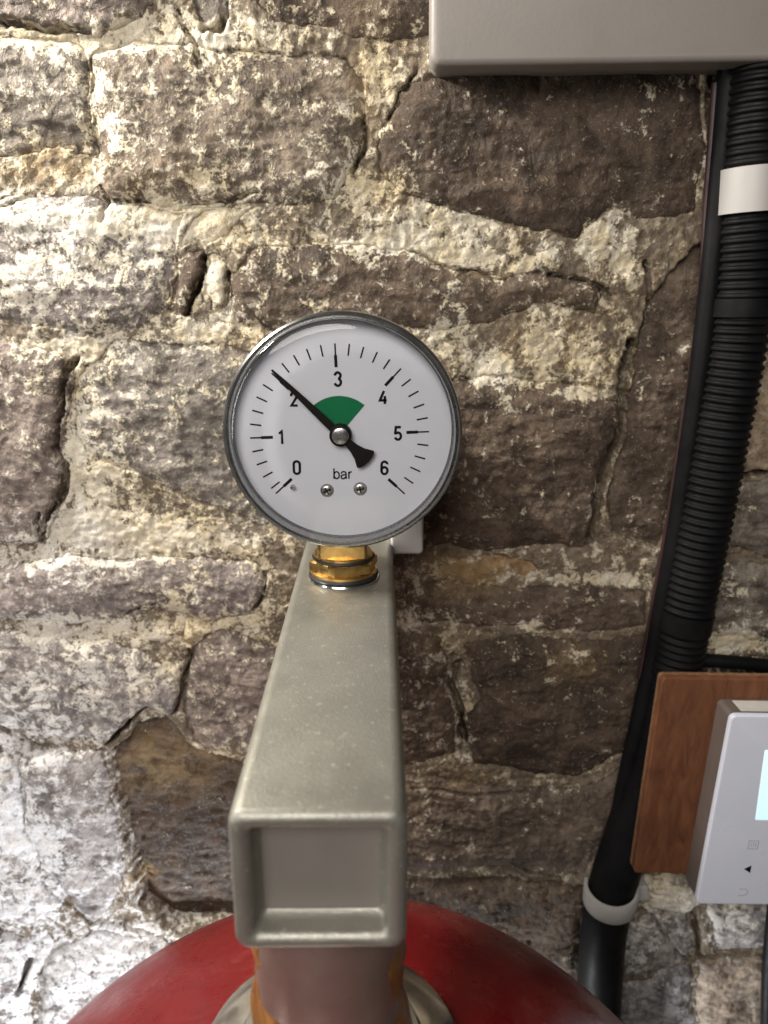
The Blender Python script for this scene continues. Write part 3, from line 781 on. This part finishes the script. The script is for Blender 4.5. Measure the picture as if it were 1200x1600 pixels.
# needle
na = math.radians(135.6)
def rot(pts, a): return [(x*math.cos(a)-y*math.sin(a), x*math.sin(a)+y*math.cos(a)) for x, y in pts]
nd = [(24.6, .25), (20, .55), (14, .8), (6, 1.05), (2, 1.1), (-2, 1.0), (-5, 1.35), (-7.0, 1.95), (-8.7, 2.95), (-9.25, 3.2), (-9.7, 2.9), (-10.2, 1.5),
      (-10.35, 0)]
nd = nd+[(x, -y) for x, y in nd[-2::-1]]
NX, NY = DX+.35, DY+.2
needle = link('needle', flat([rot(nd, na)], 'needle', .35), M['needle'], pg, (NX, gy+NY, gz0-2.6))
link('hub', lathe([(0, .9), (2.5, .9), (2.95, .6), (2.95, -2.0), (0, -2.0)], 56, 'hub'), M['needle'], needle)
link('pivot_pin', lathe([(0, 1.35), (.28, 1.35), (.36, 1.55), (1.8, 1.55), (2.15, 1.4), (2.25, 1.1), (2.25, .5)], 56, 'pivot_pin'), M['steel'], needle)
# square brass shank under the case
sh = round_poly([(-7, -7), (7, -7), (7, 7), (-7, 7)], 1.0, 4)
zz = lambda L, h: [(x, h, z) for x, z in L]
link('shank', bm_mesh(loft([zz(inset(sh, .6), 0), zz(sh, .6), zz(sh, 5.2)]), 'shank'), M['brass'], pg, (SX-GC.x, -.2, 0))

# ------------------------------------------------------------------ red expansion vessel, threaded pipe
VD = 122.0; VR = 112.0; VTOP = -152.0
ev = empty('expansion_vessel', (X0, VD, VTOP-2*VR-70), 'glossy red domed expansion vessel hanging below the bracket', 'vessel')
hb = 2*VR+70
prof = []
for a in np.linspace(0, math.pi/2, 40): prof.append((VR*math.sin(a), hb-VR+VR*math.cos(a)))
prof += [(VR+.01, hb-VR-20), (VR+2.5, hb-VR-24), (VR+2.5, hb-VR-38), (VR, hb-VR-42)]
for a in np.linspace(math.pi/2, math.pi, 24): prof.append((VR*math.sin(a), VR+VR*math.cos(a)))
link('shell', lathe(prof, 160, 'shell'), M['red'], ev)
link('flange', lathe([(12, hb-1.5), (26, hb-3.8), (27.4, hb-3.2), (27.8, hb-2.0), (27.2, hb-.6), (23.5, hb+1.2), (19.5, hb+1.8), (18.6, hb+3.0), (12, hb+3.2)], 96, 'flange'), M['chrome'], ev)

pp = empty('threaded_pipe', (X0, VD, VTOP+2), 'dull steel pipe stub with amber sealant under the bracket', 'pipe')
link('pipe', lathe([(0, 0), (14.2, 0), (14.3, 8), (14.3, TOPZ-2*W2-VTOP-2.1), (0, TOPZ-2*W2-VTOP-2.1)], 96, 'pipe'), M['pipe'], pp)
hp = TOPZ-2*W2-VTOP-2
def film(a, z, r):
    t = z/hp
    side = abs(math.cos(a))**7
    w = side*(.9+.45*math.sin(.33*z+a)+.2*math.sin(.8*z+3*a))
    w += 1.7*max(0, 1-t*2.6+.35*math.sin(2*a+.4)+.2*math.sin(5*a))
    return w+.05*math.sin(11*a+.3*z)
link('sealant', lathe([(13.9-.5*(k == 24), .6+(hp-.8)*k/24) for k in range(25)], 128, 'sealant', wob=film), M['amber'], pp)

# ------------------------------------------------------------------ white plate behind the gauge
def XZ(px, py, D): v = P(px, py, D); return (v.x, v.z)
a = XZ(661, 866, 246); b = XZ(611, 866, 246)
o = link('wall_clip', slab(round_poly([(b[0], a[1]), (a[0], a[1]), (a[0], a[1]+46), (b[0], a[1]+46)], 1.6), 246, 276, .8, name='wall_clip'), M['clip_plastic'])
tag(o, 'small white plastic block showing behind the gauge, right of the bracket', 'clip')

# ------------------------------------------------------------------ plastic enclosure, top right
BD = 256.0
bl = XZ(673, 102, BD); br_ = XZ(1240, 94, BD)
eb = empty('enclosure', (0, 0, 0), 'large grey-beige plastic electrical box at the top right of the wall', 'box')
ol = [(bl[0], bl[1]), (br_[0], br_[1]), (br_[0]+2, br_[1]+90), (bl[0]-1, bl[1]+90)]
link('lid', slab(round_poly(ol, 3.6, 8), BD, BD+10, 1.8, 6, 'lid'), M['box_plastic'], eb)
link('back_box', slab(round_poly(inset(ol, 1.2), 3, 8), BD+10.2, BD+22, .3, 2, 'back_box'), M['box_plastic'], eb)

# ------------------------------------------------------------------ corrugated conduit and cables, right
def path(pts): return [tuple(P(*p)) for p in pts]
CD = 266.0
cd = empty('corrugated_conduit', (0, 0, 0), 'black corrugated plastic conduit running down the right of the wall', 'conduit')
cpts = path([(1196,-60,CD),(1190,60,CD),(1180,180,CD),(1172,300,CD),(1165,420,CD),(1152,540,CD),(1130,660,CD),(1108,780,CD),(1084,900,CD),(1066,990,CD),(1053,1050,CD)])
pathL = smooth_path(cpts, 600)[1]
PITCHC = 2.9
link('hose', tube(cpts, lambda s: 9.25+.42*max(-1, min(1, 1.5*math.sin(2*math.pi*s/PITCHC))), 1300, 28, 'hose'), M['black_plastic'], cd)
def piece(px0, px1, r, name, mat, par, D=CD, n=14):
    q = path([px0, ((px0[0]+px1[0])/2, (px0[1]+px1[1])/2, D), px1])
    return link(name, tube(q, r, n, 40, name), mat, par)
piece((1160,466,CD), (1157,494,CD), 10.05, 'coupling', M['black_plastic'], cd)
piece((1073,954,CD), (1067,982,CD), 10.1, 'coupling', M['black_plastic'], cd)
piece((1178,264,CD), (1173,334,CD), 11.3, 'white_band', M['white_plastic'], cd)
o = link('black_cable', tube(path([(1150,-40,268),(1140,100,268),(1126,260,268),(1112,420,268),(1096,560,268),(1076,700,268),(1056,830,268),(1034,950,268),(1018,1040,268),(996,1140,268),(976,1230,269),(966,1290,270),(956,1350,270)]), 3.6, 140, 20, 'black_cable'), M['black_plastic'])
tag(o, 'black cable running close along the left side of the corrugated conduit', 'cable')
o = link('thin_cable', tube(path([(1118,130,269),(1106,300,269),(1098,440,269),(1084,560,269),(1064,690,269),(1046,810,269),(1026,920,269),(1014,990,269),(1000,1060,269)]), 1.3, 120, 14, 'thin_cable'), M['maroon'])
tag(o, 'thin dark maroon cable at the outer left edge of the conduit bundle', 'cable')
o = link('black_pipe', tube(path([(1066,985,268),(1050,1060,268),(1034,1140,268),(1012,1220,268),(984,1300,267),(958,1380,266),(944,1450,265),(938,1520,265),(934,1600,265),(930,1720,265)]), 9.6, 90, 32, 'black_pipe'), M['black_plastic'])
tag(o, 'smooth black pipe passing behind the wooden board and through the white clip', 'pipe')
o = link('crossing_cable', tube(path([(1070,1030,269),(1140,1034,268),(1220,1042,268),(1320,1050,268)]), 2.6, 50, 16, 'crossing_cable'), M['black_plastic'])
tag(o, 'black cable lying level just above the wooden board', 'cable')
o = link('corner_cable', tube(path([(1214,1400,264),(1206,1480,264),(1202,1560,264),(1200,1700,264)]), 3.4, 50, 16, 'corner_cable'), M['black_plastic'])
tag(o, 'black cable hanging in the lower right corner below the controller', 'cable')

# pipe clip: open saddle band round the black pipe
pc = empty('pipe_clip', (0, 0, 0), 'white plastic saddle clip holding the black pipe below the board', 'clip')
ctr = P(954, 1396, 265.5); ax = (P(968, 1340, 265.5)-P(944, 1450, 265.5)).normalized()
ax = Matrix.Rotation(math.radians(-9), 3, 'Y') @ Matrix.Rotation(math.radians(10), 3, 'X') @ ax
u = Vector((1, 0, 0)); u = (u-ax*u.dot(ax)).normalized(); v = ax.cross(u).normalized()
if v.y > 0: v = -v
loopsC = []
for a in np.linspace(math.radians(-25), math.radians(205), 44):
    c, s = math.cos(a), math.sin(a); L = []
    for rr, hh in ((9.8, -5), (10.9, -5), (11.2, -4.6), (11.2, 4.6), (10.9, 5), (9.8, 5)):
        L.append(tuple(ctr + (u*c+v*s)*rr + ax*hh))
    loopsC.append(L)
link('band', bm_mesh(loft(loopsC), 'band', angle=40), M['white_plastic'], pc)
q = XZ(1010, 1400, 268)
link('foot', slab(round_poly([(q[0]-4, q[1]-4), (q[0]+2.5, q[1]-3), (q[0]+.5, q[1]+4), (q[0]-4, q[1]+4)], .8), 269, 277, .5, name='foot'), M['white_plastic'], pc)

# ------------------------------------------------------------------ wooden board and controller
WD = 250.0
b0 = XZ(1036, 1060, WD); b1 = XZ(990, 1364, WD)
ux = Vector((math.cos(math.radians(-1.2)), math.sin(math.radians(-1.2))))
up = (Vector(b0)-Vector(b1)); up.normalize()
bo = [Vector(b1), Vector(b1)+ux*120, Vector(b0)+ux*120, Vector(b0)]
wb = empty('wooden_board', (0, 0, 0), 'brown stained wooden mounting board behind the white controller', 'board')
link('panel', slab(round_poly([tuple(p) for p in bo], 1.6, 5), WD, WD+3.2, .3, 3, 'panel'), M['wood'], wb)
link('back_ply', slab(round_poly([tuple(p) for p in inset([tuple(p) for p in bo], -.12)], 1.6, 5), WD+3.25, WD+5, .2, 2, 'back_ply'), M['ply'], wb)

q = XZ(1260, 1200, WD)
link('spacer', slab(round_poly([(q[0]-12, q[1]-25), (q[0]+12, q[1]-25), (q[0]+12, q[1]+25), (q[0]-12, q[1]+25)], 1), WD+5.05, 277, .3, name='spacer'), M['ply'], wb)
HD = 238.0
c0 = XZ(1143, 1118, HD); c1 = XZ(1087, 1413, HD)
co_ = [Vector(c1), Vector(c1)+ux*86, Vector(c0)+ux*86, Vector(c0)]
hc = empty('controller', (0, 0, 0), 'white wall controller with lit pale blue screen on the wooden board', 'controller')
link('front_cover', slab(round_poly([tuple(p) for p in co_], 2.2, 6), HD, HD+2.2, .7, 4, 'front_cover'), M['control_plastic'], hc)
link('housing', slab(round_poly(inset([tuple(p) for p in co_], .35), 2.0, 6), HD+2.25, WD-.05, .25, 2, 'housing'), M['control_shade'], hc)
def panel_pt(px, py): return XZ(px, py, HD)
s0 = panel_pt(1195, 1172); s1 = panel_pt(1180, 1281)
so = [Vector(s1), Vector(s1)+ux*52, Vector(s0)+ux*52, Vector(s0)]
link('screen', slab(round_poly([tuple(p) for p in so], .4, 3), HD-.12, HD+.3, .08, 2, 'screen'), M['screen'], hc)
def icon(polys, name, mat):
    bm = bmesh.new()
    for poly in polys:
        A = [bm.verts.new((x, HD-.06, z)) for x, z in poly]; B = [bm.verts.new((x, HD+.2, z)) for x, z in poly]
        bm.faces.new(A)
        for k in range(len(A)): bm.faces.new((A[k], A[(k+1) % len(A)], B[(k+1) % len(A)], B[k]))
    return link(name, bm_mesh(bm, name, False), mat, hc)
ra = math.atan2(up.y, up.x)-math.pi/2
def at_icon(px, py, pts):
    c = Vector(panel_pt(px, py)); return [tuple(c+Vector((x*math.cos(ra)-y*math.sin(ra), x*math.sin(ra)+y*math.cos(ra)))) for x, y in pts]
icon([at_icon(1169, 1358, [(-1.6, 0), (1.0, -1.7), (1.0, 1.7)])], 'arrow_icon', M['ink'])
def frame_polys(w, h, t): return [[(-w, -h), (w, -h), (w, -h+t), (-w, -h+t)], [(-w, h-t), (w, h-t), (w, h), (-w, h)], [(-w, -h+t), (-w+t, -h+t), (-w+t, h-t), (-w, h-t)], [(w-t, -h+t), (w, -h+t), (w, h-t), (w-t, h-t)]]
ic = frame_polys(1.9, 1.9, .28)+[[(-.9+.8*k, -1.0), (-.65+.8*k, -1.0), (-.65+.8*k, 1.0), (-.9+.8*k, 1.0)] for k in range(3)]
icon([at_icon(1177, 1320, p) for p in ic], 'menu_icon', M['greyprint'])
uu = [[(-1.4, 1.3), (.5, 1.3), (.5, 1.6), (-1.4, 1.6)], [(-1.4, -1.6), (.5, -1.6), (.5, -1.3), (-1.4, -1.3)]]
arc = [(.5+1.6*math.cos(t), 1.6*math.sin(t)) for t in np.linspace(-math.pi/2, math.pi/2, 12)]+[(.5+1.3*math.cos(t), 1.3*math.sin(t)) for t in np.linspace(math.pi/2, -math.pi/2, 12)]
icon([at_icon(1160, 1394, p) for p in uu+[arc]], 'return_icon', M['greyprint'])
# sticker on the top of the housing
topL = Vector(c0)
st = [(topL+ux*5+up*0).to_tuple(), (topL+ux*34).to_tuple()]
bm = bmesh.new()
zoff = -.35+.06
pts = [(st[0][0], HD+3.5, st[0][1]+zoff), (st[1][0], HD+3.5, st[1][1]+zoff), (st[1][0], WD-1.2, st[1][1]+zoff), (st[0][0], WD-1.2, st[0][1]+zoff)]
A = [bm.verts.new(p) for p in pts]; B = [bm.verts.new((p[0], p[1], p[2]+.08)) for p in pts]
bm.faces.new(A); bm.faces.new(B)
for k in range(4): bm.faces.new((A[k], A[(k+1) % 4], B[(k+1) % 4], B[k]))
link('sticker', bm_mesh(bm, 'sticker', False), M['paper'], hc)
